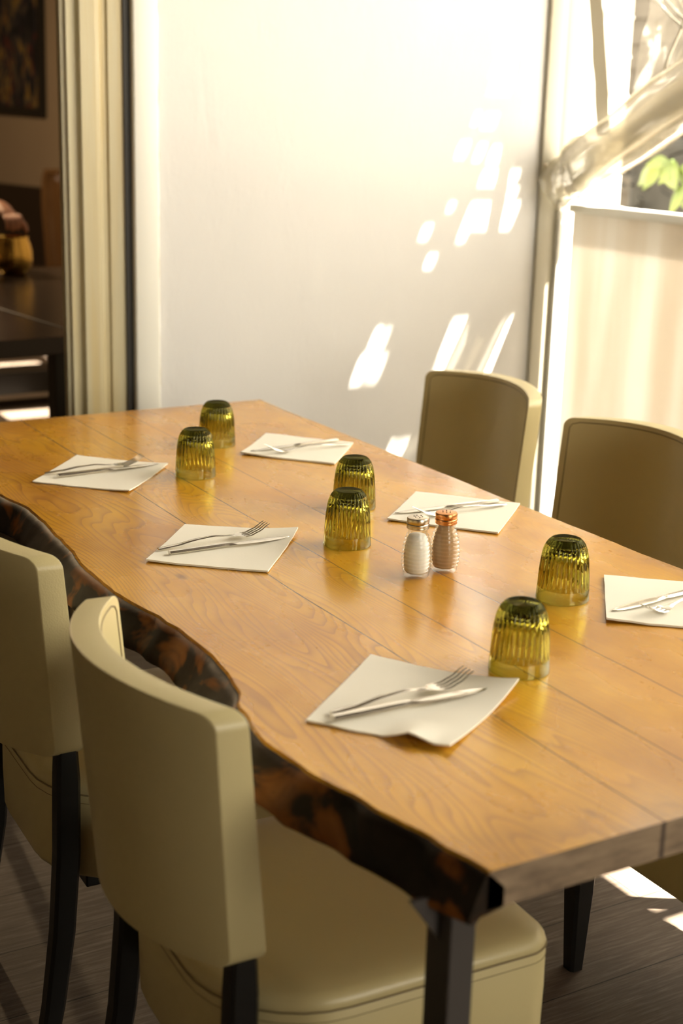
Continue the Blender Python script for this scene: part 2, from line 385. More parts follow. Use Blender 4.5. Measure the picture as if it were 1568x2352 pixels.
# moulded door jamb: a profile of ridges swept up
bm = bmesh.new()
prof = [(1.374, .02), (1.374, -.002), (1.335, -.002), (1.330, .004), (1.318, .004), (1.312, -.004), (1.300, -.006), (1.262, -.006), (1.258, .0), (1.256, .009), (1.240, .009), (1.238, .002), (1.229, .002), (1.227, .012), (1.217, .012), (1.214, .03), (1.374, .03)]
loft(bm, [[(x, YW+.012+y, z) for x, y in prof] for z in (0, 2.4)]); struct('door_1', bm, M['olive'], smooth=False)
bm = bmesh.new(); box(bm, -2.2, -2.1, -2.4, YW, 0, 3.0); struct('wall_left', bm, M['leftwall'])
bm = bmesh.new(); box(bm, -2.2, 1.0, -2.5, -2.4, 0, 3.0); box(bm, 1.0, XR, -2.5, -2.4, 0, .8); box(bm, 1.0, XR, -2.5, -2.4, 2.1, 3.0); struct('wall_front', bm, M['darkwall'])
bm = bmesh.new(); box(bm, -2.2, XR+.06, -2.4, YW, 2.62, 2.70); struct('ceiling', bm, M['ceil'])
# right side: low screen wall, sill, header
bm = bmesh.new(); box(bm, XR, XR+.006, .5, YW-.06, .0, 1.17); struct('wall_right', bm, M['panel'])
bm = bmesh.new(); box(bm, XR-.012, XR+.05, -2.4, YW-.05, 1.165, 1.19, .004); struct('trim_3', bm, M['post'], smooth=True, auto=40)
bm = bmesh.new(); box(bm, XR-.02, XR+.06, -2.4, YW, 2.56, 2.62); struct('trim_4', bm, M['post'])
bm = bmesh.new(); box(bm, XR-.0, XR+.12, -2.4, -.2, 1.19, 2.55); box(bm, XR, XR+.12, -2.4, .5, 0, 1.165); struct('wall_right_near', bm, M['darkwall'])
# corner post with screw, and white bead beside it
bm = bmesh.new(); box(bm, 2.686, 2.752, YW-.014, YW+.0, 0, 2.62, .004, 3); p5 = struct('trim_5', bm, M['alu'], smooth=True, auto=40)
bm = bmesh.new(); box(bm, 2.752, 2.80, YW-.030, YW-.002, 0, 1.20, .006, 3); struct('trim_6', bm, M['post'], smooth=True, auto=40)
bm = bmesh.new(); box(bm, 2.752, 2.81, YW-.012, YW, 1.20, 2.62, .004, 3); struct('trim_7', bm, M['alu'], smooth=True, auto=40)
bm = bmesh.new(); lathe(bm, [(0, 0), (.007, 0), (.0075, .002), (.004, .004), (0, .004)], 20)
for v in bm.verts: v.co = Vector((v.co.x, -v.co.z, v.co.y))
s = obj('screw', bm, M['lid']); s.location = (2.702, YW-.0138, 1.299)
s.parent = p5

# ------------------------------------------------------------------ outdoors
bm = bmesh.new(); box(bm, XR+.3, 30, -12, 30, -.4, -.05); struct('ground', bm, M['ground'])

# ------------------------------------------------------------------ unseen perforated sheet outside the window, added to shape the sun patches
ZA = 3.05
def up(x, y, z): t = (ZA-z); return (x+.435*t, y-.35*t)
holes = []
def hole(x0, x1, y0, y1, z0, z1):
    a = up(x0, y0, z0); b = up(x1, y1, z1); holes.append((min(a[0], b[0]), max(a[0], b[0]), min(a[1], b[1]), max(a[1], b[1])))
def wall_hole(px0, px1, pz0, pz1):   # spot on the back wall between x and z
    t0, t1 = ZA-pz0, ZA-pz1; tm = (t0+t1)/2
    holes.append((px0+.435*tm, px1+.435*tm, YW-.35*t0, YW-.35*t1))
for a in [(2.525, 2.60, 1.66, 1.78), (2.48, 2.60, 1.505, 1.60), (2.47, 2.59, 1.42, 1.485), (2.49, 2.575, 1.345, 1.41), (2.44, 2.53, 1.23, 1.29),
          (2.40, 2.422, 1.11, 1.16), (2.44, 2.48, 1.11, 1.16), (2.56, 2.595, 1.13, 1.18), (2.36, 2.385, 1.02, 1.065), (2.42, 2.44, 1.02, 1.06), (2.465, 2.505, 1.02, 1.065),
          (2.45, 2.61, 1.05-.06+.00, 1.05-.025+.0)]: pass
ladder = [(1145, 1205, 0, 38), (1140, 1203, 72, 118), (1132, 1200, 122, 185), (1122, 1178, 190, 222), (1085, 1102, 262, 292), (1108, 1142, 265, 300), (1180, 1196, 240, 298),
          (1048, 1075, 330, 368), (1090, 1112, 335, 375), (1122, 1160, 340, 380), (1102, 1190, 396, 432), (1155, 1187, 436, 466), (1068, 1184, 470, 532), (1025, 1045, 470, 490), (965, 990, 522, 555), (1052, 1075, 525, 560),
          (1160, 1180, 550, 585), (975, 1000, 590, 620), (1125, 1176, 628, 672), (850, 890, 758, 815), (815, 880, 820, 884), (1005, 1165, 735, 900), (880, 962, 1015, 1060)]
fpx = 3267.0
def wall_pt(px, py):
    d = F0 + R1*((px-784)/fpx) - U1*((py-1176)/fpx); t = YW/d.dot(D); return d.dot(N)*t, 1.43+d.z*t
for x0, x1, y0, y1 in ladder:
    a = wall_pt(x0, (y0+y1)/2); b = wall_pt(x1, (y0+y1)/2); c = wall_pt((x0+x1)/2, y0); d = wall_pt((x0+x1)/2, y1)
    wall_hole(a[0], b[0], d[1], c[1])
hole(1.60, 1.95, 1.75, 2.02, 0, 0); hole(1.60, 1.85, 1.60, 1.72, 0, 0); hole(1.85, 2.06, 2.52, 3.0, .82, .82); hole(1.84, 2.02, 1.85, 2.35, .82, .82)
# build the sheet as a grid with the holes left out
xs = sorted({2.86, 3.60, *[h[0] for h in holes], *[h[1] for h in holes]}); ys = sorted({-3.0, 3.45, *[h[2] for h in holes], *[h[3] for h in holes]})
xs = [x for x in xs if 2.86 <= x <= 3.60]
bm = bmesh.new(); vg = {}
def gv(i, j, k):
    if (i, j, k) not in vg: vg[(i, j, k)] = bm.verts.new((xs[i], ys[j], ZA+.012*k))
    return vg[(i, j, k)]
solid = {}
for i in range(len(xs)-1):
    for j in range(len(ys)-1):
        cx, cy = (xs[i]+xs[i+1])/2, (ys[j]+ys[j+1])/2
        solid[(i, j)] = not any(h[0] < cx < h[1] and h[2] < cy < h[3] for h in holes)
for (i, j), s_ in solid.items():
    if not s_: continue
    bm.faces.new((gv(i, j, 1), gv(i+1, j, 1), gv(i+1, j+1, 1), gv(i, j+1, 1)))
    bm.faces.new((gv(i, j, 0), gv(i, j+1, 0), gv(i+1, j+1, 0), gv(i+1, j, 0)))
    for di, dj, a, b in ((-1, 0, (0, 0), (0, 1)), (1, 0, (1, 1), (1, 0)), (0, -1, (1, 0), (0, 0)), (0, 1, (0, 1), (1, 1))):
        if not solid.get((i+di, j+dj), False):
            bm.faces.new((gv(i+a[0], j+a[1], 0), gv(i+b[0], j+b[1], 0), gv(i+b[0], j+b[1], 1), gv(i+a[0], j+a[1], 1)))
tag(obj('sun_gobo', bm, M['outwall'], smooth=False), 'unseen perforated sheet above the window, added to shape the sun patches', 'sun_gobo')

# ------------------------------------------------------------------ dining table
LE = [(.958, .728), (1.03, .716), (1.12, .697), (1.22, .677), (1.31, .668), (1.40, .684), (1.46, .708), (1.52, .72), (1.58, .727), (1.66, .727), (1.73, .723), (1.80, .712), (1.864, .704), (1.93, .705), (2.0, .706), (2.09, .718), (2.17, .723), (2.27, .731), (2.36, .732), (2.46, .715), (2.55, .706), (2.65, .712), (2.75, .722), (2.85, .715), (2.95, .725), (3.055, .72)]
def left_x(y): return interp(LE, y) + .0025*noise.noise(Vector((y*30, 0, 0)))
def right_x(y): return 1.552 + .004*noise.noise(Vector((y*6, 5, 0))) + .0015*noise.noise(Vector((y*30, 5, 0)))
ZT, ZB = .75, .709
tbl = empty('dining_table', (1.12, 2.0, 0)); tag(tbl, 'long honey-coloured pine board dining table with dark live edge, set with napkins and glasses', 'table')
def loc_to(o, root): 
    for v in o.data.vertices: v.co = v.co - Vector(root.location)
bm = bmesh.new(); NY = 150; NX = 10; rows = []
for j in range(NY+1):
    y0 = .958 + (3.06-.958)*j/NY; xl, xr = left_x(y0), right_x(y0); rows.append((y0, xl, xr))
rings = []
for y, xl, xr in rows:
    def yy(x, y=y, j=0): return y + (x-.73)*.022*(1 if y > 3.0 else 0)
    e = .003
    rings.append([(xl, yy(xl), ZT-e), (xl+e, yy(xl), ZT), (xr-e, yy(xr), ZT), (xr, yy(xr), ZT-e), (xr-.001, yy(xr), ZB), (xl+.0, yy(xl), ZB)])
vr = loft(bm, rings)
for f in bm.faces:
    if abs(f.calc_center_median().y-.958) < 1e-3: f.material_index = 1
top = obj('table_top', bm, [M['table'], M['end']], smooth=False); top.parent = tbl; top.matrix_parent_inverse = Matrix.Translation(-Vector(tbl.location))
bm = bmesh.new(); rings = []
for j in range(NY+1):
    y = .958 + (3.06-.958)*j/NY; x = left_x(y); k = min(1.0, .5 + (y-.958)/.12); k = k*(1+.35*noise.noise(Vector((y*5, 2, 0))))
    n1 = noise.noise(Vector((y*14, 0, 3)))*.006; n2 = noise.noise(Vector((y*22, 1, 3)))*.006; n3 = noise.noise(Vector((y*11, 9, 3)))*.008
    rings.append([(x+.002, y, ZT-.003), (x-.002, y, ZT-.003), (x-.011*k+n1*.7, y, ZT-.012), (x-.021*k+n2*.7, y, ZT-.024), (x-.030*k+n3*.7, y, ZT-.036), (x-.035*k+n1*.6+n3*.5, y, ZT-.046), (x-.031*k+n2*.6, y, ZT-.052), (x-.015*k, y, ZB-.006), (x+.02, y, ZB-.001), (x+.02, y, ZB+.02)])
loft(bm, rings); o = obj('live_edge', bm, M['bark'], auto=60); o.parent = tbl; o.matrix_parent_inverse = Matrix.Translation(-Vector(tbl.location))
o['label'] = 'dark bark strip along the wavy left side'
def table_leg(x, y, sx, sy):
    bm = bmesh.new(); w, d = .030, .042
    box(bm, x-w/2, x+w/2, y-d/2, y+d/2, 0, ZB, .002)
    # gusset plates under the top
    def gus(pts, off):
        vs = []
        for k in (-.003, .003): vs.append([Vector(p)+Vector(off)*k for p in pts])
        loft(bm, vs)
    gus([(x-sx*w/2, y, ZB), (x-sx*(w/2+.035), y, ZB), (x-sx*w/2, y, ZB-.05)], (0, 1, 0))
    gus([(x+sx*w/2, y, ZB), (x+sx*(w/2+.05), y, ZB), (x+sx*w/2, y, ZB-.06)], (0, 1, 0))
    o = obj('leg', bm, M['steel'], smooth=False); o.parent = tbl; o.matrix_parent_inverse = Matrix.Translation(-Vector(tbl.location))
for x, y, sx, sy in ((.722, 1.005, 1, 1), (1.50, 1.005, -1, 1), (.775, 2.96, 1, -1), (1.50, 2.96, -1, -1)): table_leg(x, y, sx, sy)
for x0, x1, y0, y1 in ((.738, 1.484, .99, 1.02), (.791, 1.484, 2.945, 2.975)):
    bm = bmesh.new(); box(bm, x0, x1, y0, y1, ZB-.022, ZB-.0005); o = obj('apron', bm, M['steel'], smooth=False); o.parent = tbl; o.matrix_parent_inverse = Matrix.Translation(-Vector(tbl.location))

# ------------------------------------------------------------------ dining chairs
def rrect(x0, x1, y0, y1, rr, rf, inset=0.0, n=8):
    """plan outline; rr = radius of the two rear corners (x0), rf = of the front ones"""
    pts = []
    for cx, cy, r, a0 in ((x1-rf, y1-rf, rf, 0), (x0+rr, y1-rr, rr, 90), (x0+rr, y0+rr, rr, 180), (x1-rf, y0+rf, rf, 270)):
        for k in range(n+1):
            a = R(a0+90*k/n); q = max(r-inset, .001)
            pts.append((cx+q*math.cos(a), cy+q*math.sin(a)))
    return pts
SEAT = (-.205, .235, -.222, .218)
def make_chair():
    root = empty('dining_chair')
    bm = bmesh.new(); rings = []
    for ins, z in ((.012, .292), (.003, .297), (0, .305), (-.001, .37), (0, .432), (.0015, .4345), (.0, .437), (.002, .444), (.006, .450), (.014, .4545), (.035, .457), (.07, .459), (.13, .461)):
        rings.append([(x, y, z) for x, y in rrect(*SEAT, .15, .04, ins)] if ins < .03 else
                     [(x*(1-ins*3.2)+.004, y*(1-ins*3.2), z) for x, y in rrect(*SEAT, .15, .04, .016)])
    loft(bm, rings); seat = obj('seat', bm, M['vinyl'], root, auto=55)
    for zz, rad in ((.4345, .0011), (.421, .0005)):
        bm = bmesh.new(); pts = [(x, y, zz) for x, y in rrect(*SEAT, .15, .04, -.0006)]
        tube(bm, pts + pts[:1], rad, 6, caps=False); obj('stitching', bm, M['piping'], seat)
    # backrest: curved pad, taller than it is thick
    bm = bmesh.new(); W = .212; NYB = 24; NZ = 16
    z0, z1 = .515, .822
    def pt(u, w, side, ins=0.0):
        # u in -1..1 across, w in 0..1 up; side 0 rear, 1 front
        z = z0 + (z1-z0)*w + .010*(1-u*u)*(w) - .012*(1-u*u)*(1-w)
        wd_ = W*(1 - .015*(1-w))
        xc = -.204 - .021*w - .078*(1-u*u)*(.9+.1*w)
        th = .038 + .007*(1-w)
        return Vector((xc + (th if side else 0), u*wd_, z))
    grid = {}
    for side in (0, 1):
        for i in range(NYB+1):
            for j in range(NZ+1):
                u = -1+2*i/NYB; w = j/NZ
                grid[(side, i, j)] = bm.verts.new(pt(u, w, side))
    for side in (0, 1):
        for i in range(NYB):
            for j in range(NZ):
                bm.faces.new([grid[(side, i, j)], grid[(side, i+1, j)], grid[(side, i+1, j+1)], grid[(side, i, j+1)]])
    for i in range(NYB):
        for j in (0, NZ): bm.faces.new([grid[(0, i, j)], grid[(0, i+1, j)], grid[(1, i+1, j)], grid[(1, i, j)]])
    for j in range(NZ):
        for i in (0, NYB): bm.faces.new([grid[(0, i, j)], grid[(0, i, j+1)], grid[(1, i, j+1)], grid[(1, i, j)]])
    bmesh.ops.recalc_face_normals(bm, faces=bm.faces)
    cor = [e for e in bm.edges if len(e.link_faces) == 2 and e.calc_face_angle(0) > R(50)]
    cc = [e for e in cor if all(abs(abs(v.co.y)-W) < .006 for v in e.verts) and abs(e.verts[0].co.z-e.verts[1].co.z) < .003]
    bmesh.ops.bevel(bm, geom=cc, offset=.026, segments=6, affect='EDGES', profile=.5, clamp_overlap=True)
    cor = [e for e in bm.edges if len(e.link_faces) == 2 and e.calc_face_angle(0) > R(50)]
    bmesh.ops.bevel(bm, geom=cor, offset=.0175, segments=6, affect='EDGES', profile=.5, clamp_overlap=True)
    back = obj('backrest', bm, M['vinyl'], root, auto=60)
    # seam line just inside the front face's rim
    bm = bmesh.new(); pts = []
    def fr(u, w): p = pt(u, w, 1); return (p.x+.0003, p.y, p.z)
    path = [(-.94, .03+.90*k/10) for k in range(11)] + [(-.92, .955), (-.86, .968)] + [(-.80+1.6*k/20, .968) for k in range(21)] + [(.86, .968), (.92, .955)] + [(.94, .93-.90*k/10) for k in range(11)]
    tube(bm, [fr(u, w) for u, w in path], .0013, 6, up=Vector((1, 0, .01))); obj('stitching', bm, M['piping'], back)
    # black wooden legs
    def sabre(pts, ws, name='leg'):
        bm = bmesh.new(); rings = []
        for (x, y, z), (a, b) in zip(pts, ws):
            c = .005; rings.append([(x+sx*(a/2-dx), y+sy*(b/2-dy), z) for sx, sy, dx, dy in ((-1, -1, 0, c), (-1, -1, c, 0), (1, -1, c, 0), (1, -1, 0, c), (1, 1, 0, c), (1, 1, c, 0), (-1, 1, c, 0), (-1, 1, 0, c))])
        loft(bm, rings); obj(name, bm, M['black'], root, smooth=False)
    for s_ in (-1, 1):
        sabre([(-.236, s_*.200, 0), (-.215, s_*.196, .10), (-.197, s_*.192, .22), (-.186, s_*.189, .35), (-.183, s_*.188, .47), (-.183, s_*.188, .535)], [(.028, .030), (.032, .030), (.035, .032), (.037, .033), (.036, .033), (.030, .030)])
        sabre([(.182, s_*.180, 0), (.180, s_*.183, .15), (.178, s_*.186, .30)], [(.028, .028), (.040, .040), (.046, .046)])
    bm = bmesh.new(); box(bm, -.150, .19, -.17, .17, .270, .2965, .003); obj('seat_frame', bm, M['black'], root, smooth=False)
    return root
ch0 = make_chair(); remember(ch0)
spots = [(.812, 1.444, -2.5, 'cream dining chair at the live edge nearest the camera, its curved back turned to us', 'cream dining chairs around the table'),
         (.812, 2.045, -1.5, 'cream dining chair at the live edge, cut by the left frame edge', None),
         (1.752, 2.722, 180, 'cream dining chair across the table, furthest from the camera, against the bright wall', None),
         (1.715, 2.125, 180, 'cream dining chair across the table, its backrest cut by the right frame edge', None),
         (1.655, 1.500, 180, 'cream chair mostly out of frame at lower right, one black leg showing under the table', None)]
for i, (x, y, rz, lab, g_) in enumerate(spots):
    c = ch0 if i == 0 else copy_tree(ch0)
    c.location = (x, y, 0); c.rotation_euler = (0, 0, R(rz)); tag(c, lab, 'chair', 'cream dining chairs around the table')

# ------------------------------------------------------------------ glasses
def make_glass():
    outer = [(.0388, .0), (.0392, .0006), (.0391, .004), (.0387, .012), (.0382, .0185), (.0381, .020), (.0376, .032), (.0368, .045), (.0358, .056), (.0345, .066), (.0325, .0755), (.0295, .083), (.0262, .0875), (.0232, .0905), (.0215, .0918), (.0200, .0922), (.0170, .0918), (.010, .0908), (0, .0905)]
    inner = [(.0376, .0), (.0372, .0008), (.0366, .006), (.0360, .018), (.0352, .032), (.0343, .045), (.0332, .056), (.0315, .064), (.028, .071), (.022, .0745), (.012, .0755), (0, .0757)]
    def mod(a, z):
        if z < .0195 or z > .0905: return 0
        k = min(1, (z-.0195)/.002)*min(1, (.0908-z)/.006)
        return -.06*k*(abs(math.sin(a*15))**.7 < 0 or 1)*(1-abs(math.sin(a*15)))**1.3 - 0.0
    bm = bmesh.new(); seg = 180
    def ring(r, z, m): return [bm.verts.new(((r*(1+(mod(2*PI*i/seg, z) if m else 0)))*math.cos(2*PI*i/seg), (r*(1+(mod(2*PI*i/seg, z) if m else 0)))*math.sin(2*PI*i/seg), z)) for i in range(seg)]
    def wall(prof, m):
        rs = []
        for r, z in prof:
            rs.append(ring(r, z, m) if r > 0 else bm.verts.new((0, 0, z)))
        for a, b in zip(rs, rs[1:]):
            for i in range(seg):
                j = (i+1) % seg
                if isinstance(b, list): bm.faces.new((a[i], a[j], b[j], b[i]))
                else: bm.faces.new((a[i], a[j], b))
        return rs[0]
    a = wall(outer, True); b = wall(inner, False)
    for i in range(seg): j = (i+1) % seg; bm.faces.new((a[i], b[i], b[j], a[j]))
    for f in bm.faces:
        c = f.calc_center_median(); r_ = math.hypot(c.x, c.y)
        f.material_index = 0 if c.z < .0185 else 1 if c.z > .0835 else 2
    return obj('drinking_glass', bm, [M['green'], M['green_base'], M['green_rib']], auto=50)
g0 = make_glass()
gs = [((1.135, 1.929), 'green ribbed glass upside down, front one of the pair left of the shakers'),
      ((1.096, 2.448), 'green ribbed glass upside down, front one of the pair at the far end'),
      ((1.246, 2.673), 'green ribbed glass upside down, rear one of the pair at the far end'),
      ((1.262, 2.125), 'green ribbed glass upside down, rear one of the pair left of the shakers'),
      ((1.289, 1.559), 'green ribbed glass upside down, right of the shakers beside the rightmost napkin'),
      ((1.060, 1.358), 'green ribbed glass upside down, nearest the camera, at the front napkin')]
for i, ((x, y), lab) in enumerate(gs):
    o = g0 if i == 0 else g0.copy()
    if i: COL.objects.link(o)
    o.location = (x, y, ZT+.0003); o.rotation_euler = (0, 0, i*1.1); tag(o, lab, 'glass', 'green tumblers on the table')

# ------------------------------------------------------------------ shakers
def shaker(x, y, cont, lid, lab, rot, top_fill):
    root = empty('spice_shaker' if cont == 'pepper' else 'salt_shaker', (x, y, ZT+.0003), rot); tag(root, lab, 'shaker', 'salt and spice shakers')
    P = [(0, 0), (.0185, 0), (.0200, .002), (.0205, .006)]
    z = .008
    env = [(.006, .0208), (.02, .0226), (.034, .0230), (.048, .0218), (.060, .0190), (.068, .0162), (.072, .0150)]
    for k in range(10):
        zc = .010 + k*.0062
        for dz, dr in ((-.0027, -.0016), (-.001, .0006), (.001, .0008), (.0026, -.0014)):
            P.append((interp(env, zc+dz)+dr, zc+dz))
    P += [(.0148, .072), (.0146, .0765), (.0146, .080)]
    Q = [(.0128, .080), (.0128, .072)]
    for k in range(9, -1, -1):
        zc = .010+k*.0062
        Q.append((interp(env, zc)-.0032, zc))
    Q += [(.0165, .0065), (.010, .0055), (0, .0055)]
    bm = bmesh.new(); lathe(bm, P+Q, 56); obj('body', bm, M['clear'], root, auto=50)
    bm = bmesh.new(); C = [(0, .0058), (.010, .0058), (.0160, .0068)]
    zz = .010
    while zz < top_fill-.004: C.append((interp(env, zz)-.0026, zz)); C.append((interp(env, zz+.0031)-.0042, zz+.0031)); zz += .0062
    C += [(min(interp(env, top_fill)-.0037, .0124), top_fill), (0, top_fill+.001)]
    lathe(bm, C, 40); obj('contents', bm, M[cont], root)
    bm = bmesh.new()
    lathe(bm, [(.0152, .0765), (.0168, .0765), (.0172, .0785), (.0165, .0800), (.0172, .0815), (.0172, .0832), (.0163, .0845), (.0170, .0862), (.0172, .0915), (.0164, .0935), (.014, .0942), (0, .0948)], 48)
    l = obj('lid', bm, M[lid], root, auto=50)
    bm = bmesh.new()
    for k in range(7):
        a = k*PI/3; r = 0 if k == 6 else .0065
        lathe(bm, [(0, .0942), (.0009, .0942), (.0009, .09505), (0, .09505)], 8, c=(r*math.cos(a), r*math.sin(a), 0))
    obj('holes', bm, M['hole'], l)
shaker(1.148, 1.740, 'salt', 'lid', 'small ringed glass salt shaker with a silver lid, left of the two shakers', .3, .066)
shaker(1.203, 1.745, 'pepper', 'copper', 'small ringed glass shaker of brown spice with a copper-coloured lid', 1.0, .074)

# ------------------------------------------------------------------ napkins
def napkin(c, lab, curl=(0, 0, 0, 0), seed=0, th=.0022, dip=None):
    """c = four corners (x,y), in order; a folded paper square with slightly wavy rim and lifted corners"""
    n = 28; bm = bmesh.new(); cx = sum(p[0] for p in c)/4; cy = sum(p[1] for p in c)/4
    def P(a, b, layer):
        x = (1-a)*(1-b)*c[0][0]+(1-a)*b*c[1][0]+a*b*c[2][0]+a*(1-b)*c[3][0]
        y = (1-a)*(1-b)*c[0][1]+(1-a)*b*c[1][1]+a*b*c[2][1]+a*(1-b)*c[3][1]
        e = min(a, b, 1-a, 1-b)
        wv = .0022*noise.noise(Vector((x*28+seed, y*28, layer*.3)))*max(0, 1-e*9)
        x += wv; y += wv*.7
        lift = 0
        for (aa, bb), q in zip(((0, 0), (0, 1), (1, 1), (1, 0)), curl):
            d = math.hypot(a-aa, b-bb); lift += q*max(0, 1-d/.55)**2
        lift += max(0, .0012*noise.noise(Vector((x*9+seed, y*9, 2))))*1.5
        if dip and a > .55 and b < .45: lift += dip*max(0, 1-abs(a-.72)/.18)*max(0, 1-b/.28)
        return x-cx, y-cy, lift + layer
    lay = {}
    for L, z in ((0, .0002), (1, th)):
        for i in range(n+1):
            for j in range(n+1): lay[(L, i, j)] = bm.verts.new(P(i/n, j/n, z))
    for L in (0, 1):
        for i in range(n):
            for j in range(n):
                f = [lay[(L, i, j)], lay[(L, i+1, j)], lay[(L, i+1, j+1)], lay[(L, i, j+1)]]
                bm.faces.new(f if L else f[::-1])
    for i in range(n):
        bm.faces.new((lay[(0, i, 0)], lay[(0, i+1, 0)], lay[(1, i+1, 0)], lay[(1, i, 0)])); bm.faces.new((lay[(0, i+1, n)], lay[(0, i, n)], lay[(1, i, n)], lay[(1, i+1, n)]))
        bm.faces.new((lay[(0, 0, i+1)], lay[(0, 0, i)], lay[(1, 0, i)], lay[(1, 0, i+1)])); bm.faces.new((lay[(0, n, i)], lay[(0, n, i+1)], lay[(1, n, i+1)], lay[(1, n, i)]))
    o = obj('napkin', bm, M['paper'], auto=40); o.location = (cx, cy, ZT+.0002); tag(o, lab, 'napkin', 'cream paper napkins'); return o
napkin([(.795, 2.519), (.941, 2.686), (1.077, 2.538), (.932, 2.378)], 'cream paper napkin at the far left place, nearest the far end of the live edge', (.001, 0, .004, .003), 1)
napkin([(.800, 1.976), (.937, 2.136), (1.092, 2.019), (.947, 1.847)], 'cream paper napkin at the middle place on the live edge side', (.002, .001, .008, .001), 2, .003)
napkin([(1.252, 2.569), (1.386, 2.719), (1.516, 2.562), (1.385, 2.413)], 'cream paper napkin at the far right place, furthest from the camera', (.003, 0, .001, .001), 3, .003)
napkin([(1.269, 2.021), (1.419, 2.162), (1.545, 2.007), (1.396, 1.869)], 'cream paper napkin behind the two shakers', (.002, 0, .002, .001), 4, .003)
napkin([(.737, 1.334), (.909, 1.477), (1.020, 1.305), (.842, 1.193)], 'cream paper napkin with a curled front edge, nearest the camera', (.001, .001, .012, .006), 5, .0025, .010)
napkin([(1.279, 1.447), (1.410, 1.609), (1.560, 1.484), (1.425, 1.325)], 'cream paper napkin at the right frame edge, beside the right-hand glass', (.004, .001, .001, .006), 6, .003)

# ------------------------------------------------------------------ cutlery
def make_fork():
    """along +x, handle end at 0, tine tips at 0.2"""
    bm = bmesh.new()
    zc = [(0, .0025), (.03, .004), (.07, .0085), (.10, .0095), (.13, .0065), (.15, .0035), (.165, .004), (.18, .0085), (.20, .019)]
    hw = [(0, .0052), (.02, .0056), (.06, .0045), (.10, .0028), (.125, .0028), (.137, .006), (.148, .0112), (.158, .0123)]
    rings = []
    for k in range(33):
        x = .158*k/32; w = interp(hw, x); z = interp(zc, x); t = .0011 if x > .12 else .0014
        dish = .0022 if x > .14 else 0
        rings.append([(x, -w, z+dish*.6), (x, -w*.5, z-t*.2), (x, 0, z-t-dish*.2), (x, w*.5, z-t*.2), (x, w, z+dish*.6), (x, w*.6, z+t*.9), (x, 0, z+t-dish*.2), (x, -w*.6, z+t*.9)])
    loft(bm, rings)
    for y in (-.0105, -.0035, .0035, .0105):
        pts = []; rad = []
        for k in range(10):
            x = .155 + .045*k/9; pts.append((x, y*(1-.05*k/9), interp(zc, x)+.0004)); rad.append(.0019*(1-.55*(k/9)**2))
        tube(bm, pts, rad, 8, .6)
    return obj('fork', bm, M['cutlery'], auto=50)
def make_knife():
    """along +x, handle end at 0, blade tip at 0.215"""
    bm = bmesh.new(); rings = []
    hw = [(0, .0058), (.03, .0060), (.08, .0056), (.10, .0052), (.105, .0040), (.115, .0062), (.135, .0085), (.17, .0088), (.195, .0070), (.208, .0040), (.2150, .0006)]
    for k in range(45):
        x = .215*k/44; w = interp(hw, x); t = .0030 if x < .10 else max(.0007, .003-(x-.1)*.12); z = .0034 if x < .105 else .0034-(x-.105)*.012
        sh = 0 if x < .105 else -.0010
        rings.append([(x, -w+sh, z), (x, -w*.55+sh, z-t), (x, w*.55+sh, z-t), (x, w+sh, z), (x, w*.55+sh, z+t), (x, -w*.55+sh, z+t)])
    loft(bm, rings); return obj('knife', bm, M['cutlery'], auto=45)
fk0 = make_fork(); kn0 = make_knife()
ZN = ZT+.0036
places = [  # fork handle end, fork towards, knife handle end, knife tip, words, z, roll
    ((.831, 2.554), (1.024, 2.556), (.846, 2.524), (1.062, 2.545), 'far left napkin', .0005),
    ((.836, 2.012), (1.035, 2.026), (.843, 1.984), (1.060, 1.989), 'middle napkin on the live edge side', .001),
    ((1.492, 2.542), (1.287, 2.534), (1.488, 2.583), (1.272, 2.566), 'far right napkin', .001),
    ((1.511, 2.006), (1.304, 1.998), (1.510, 2.027), (1.294, 2.038), 'napkin behind the shakers', .001),
    ((.768, 1.330), (.968, 1.340), (.762, 1.316), (.977, 1.312), 'napkin nearest the camera', .001),
    ((1.525, 1.470), (1.315, 1.425), (1.520, 1.488), (1.300, 1.466), 'napkin at the right frame edge', .001)]
for i, (fa, fb, ka, kb, w, dz) in enumerate(places):
    f = fk0 if i == 0 else fk0.copy(); k = kn0 if i == 0 else kn0.copy()
    if i: COL.objects.link(f); COL.objects.link(k)
    f.location = (fa[0], fa[1], ZN+dz); f.rotation_euler = (0, 0, math.atan2(fb[1]-fa[1], fb[0]-fa[0]))
    k.location = (ka[0], ka[1], ZN+dz); k.rotation_euler = (0, 0, math.atan2(kb[1]-ka[1], kb[0]-ka[0]))
    tag(f, 'steel fork on the %s' % w, 'fork', 'steel forks on the napkins'); tag(k, 'steel knife on the %s' % w, 'knife', 'steel knives on the napkins')

# ------------------------------------------------------------------ rolled clear blind and its strap
bl = empty('rolled_blind', (2.74, 3.40, 1.26)); tag(bl, 'clear plastic blind rolled up slantwise across the open window', 'blind')
Linv = Matrix.Translation(-Vector(bl.location))
A, B = Vector((2.735, 3.475, 1.235)), Vector((2.735, 2.60, 1.685))
ax = (B-A).normalized(); s1 = Vector((1, 0, 0)); s2 = ax.cross(s1).normalized()
bm = bmesh.new(); rings = []
for k in range(70):
    t = k/69; c = A.lerp(B, t); r0 = .064+.014*min(1, t*4)+.014*t
    ring = []
    for a in range(40):
        an = 2*PI*a/40
        w = 1+.12*noise.noise(Vector((math.cos(an)*1.6, math.sin(an)*1.6, t*3.5)))+.05*noise.noise(Vector((math.cos(an)*3, math.sin(an)*3, t*8)))
        if t < .16: w *= 1+.16*math.sin(an*3+t*60)*(.16-t)/.16
        rr = r0*w
        ring.append(c+s1*(rr*.85*math.cos(an))+s2*(rr*math.sin(an)))
    rings.append(ring)
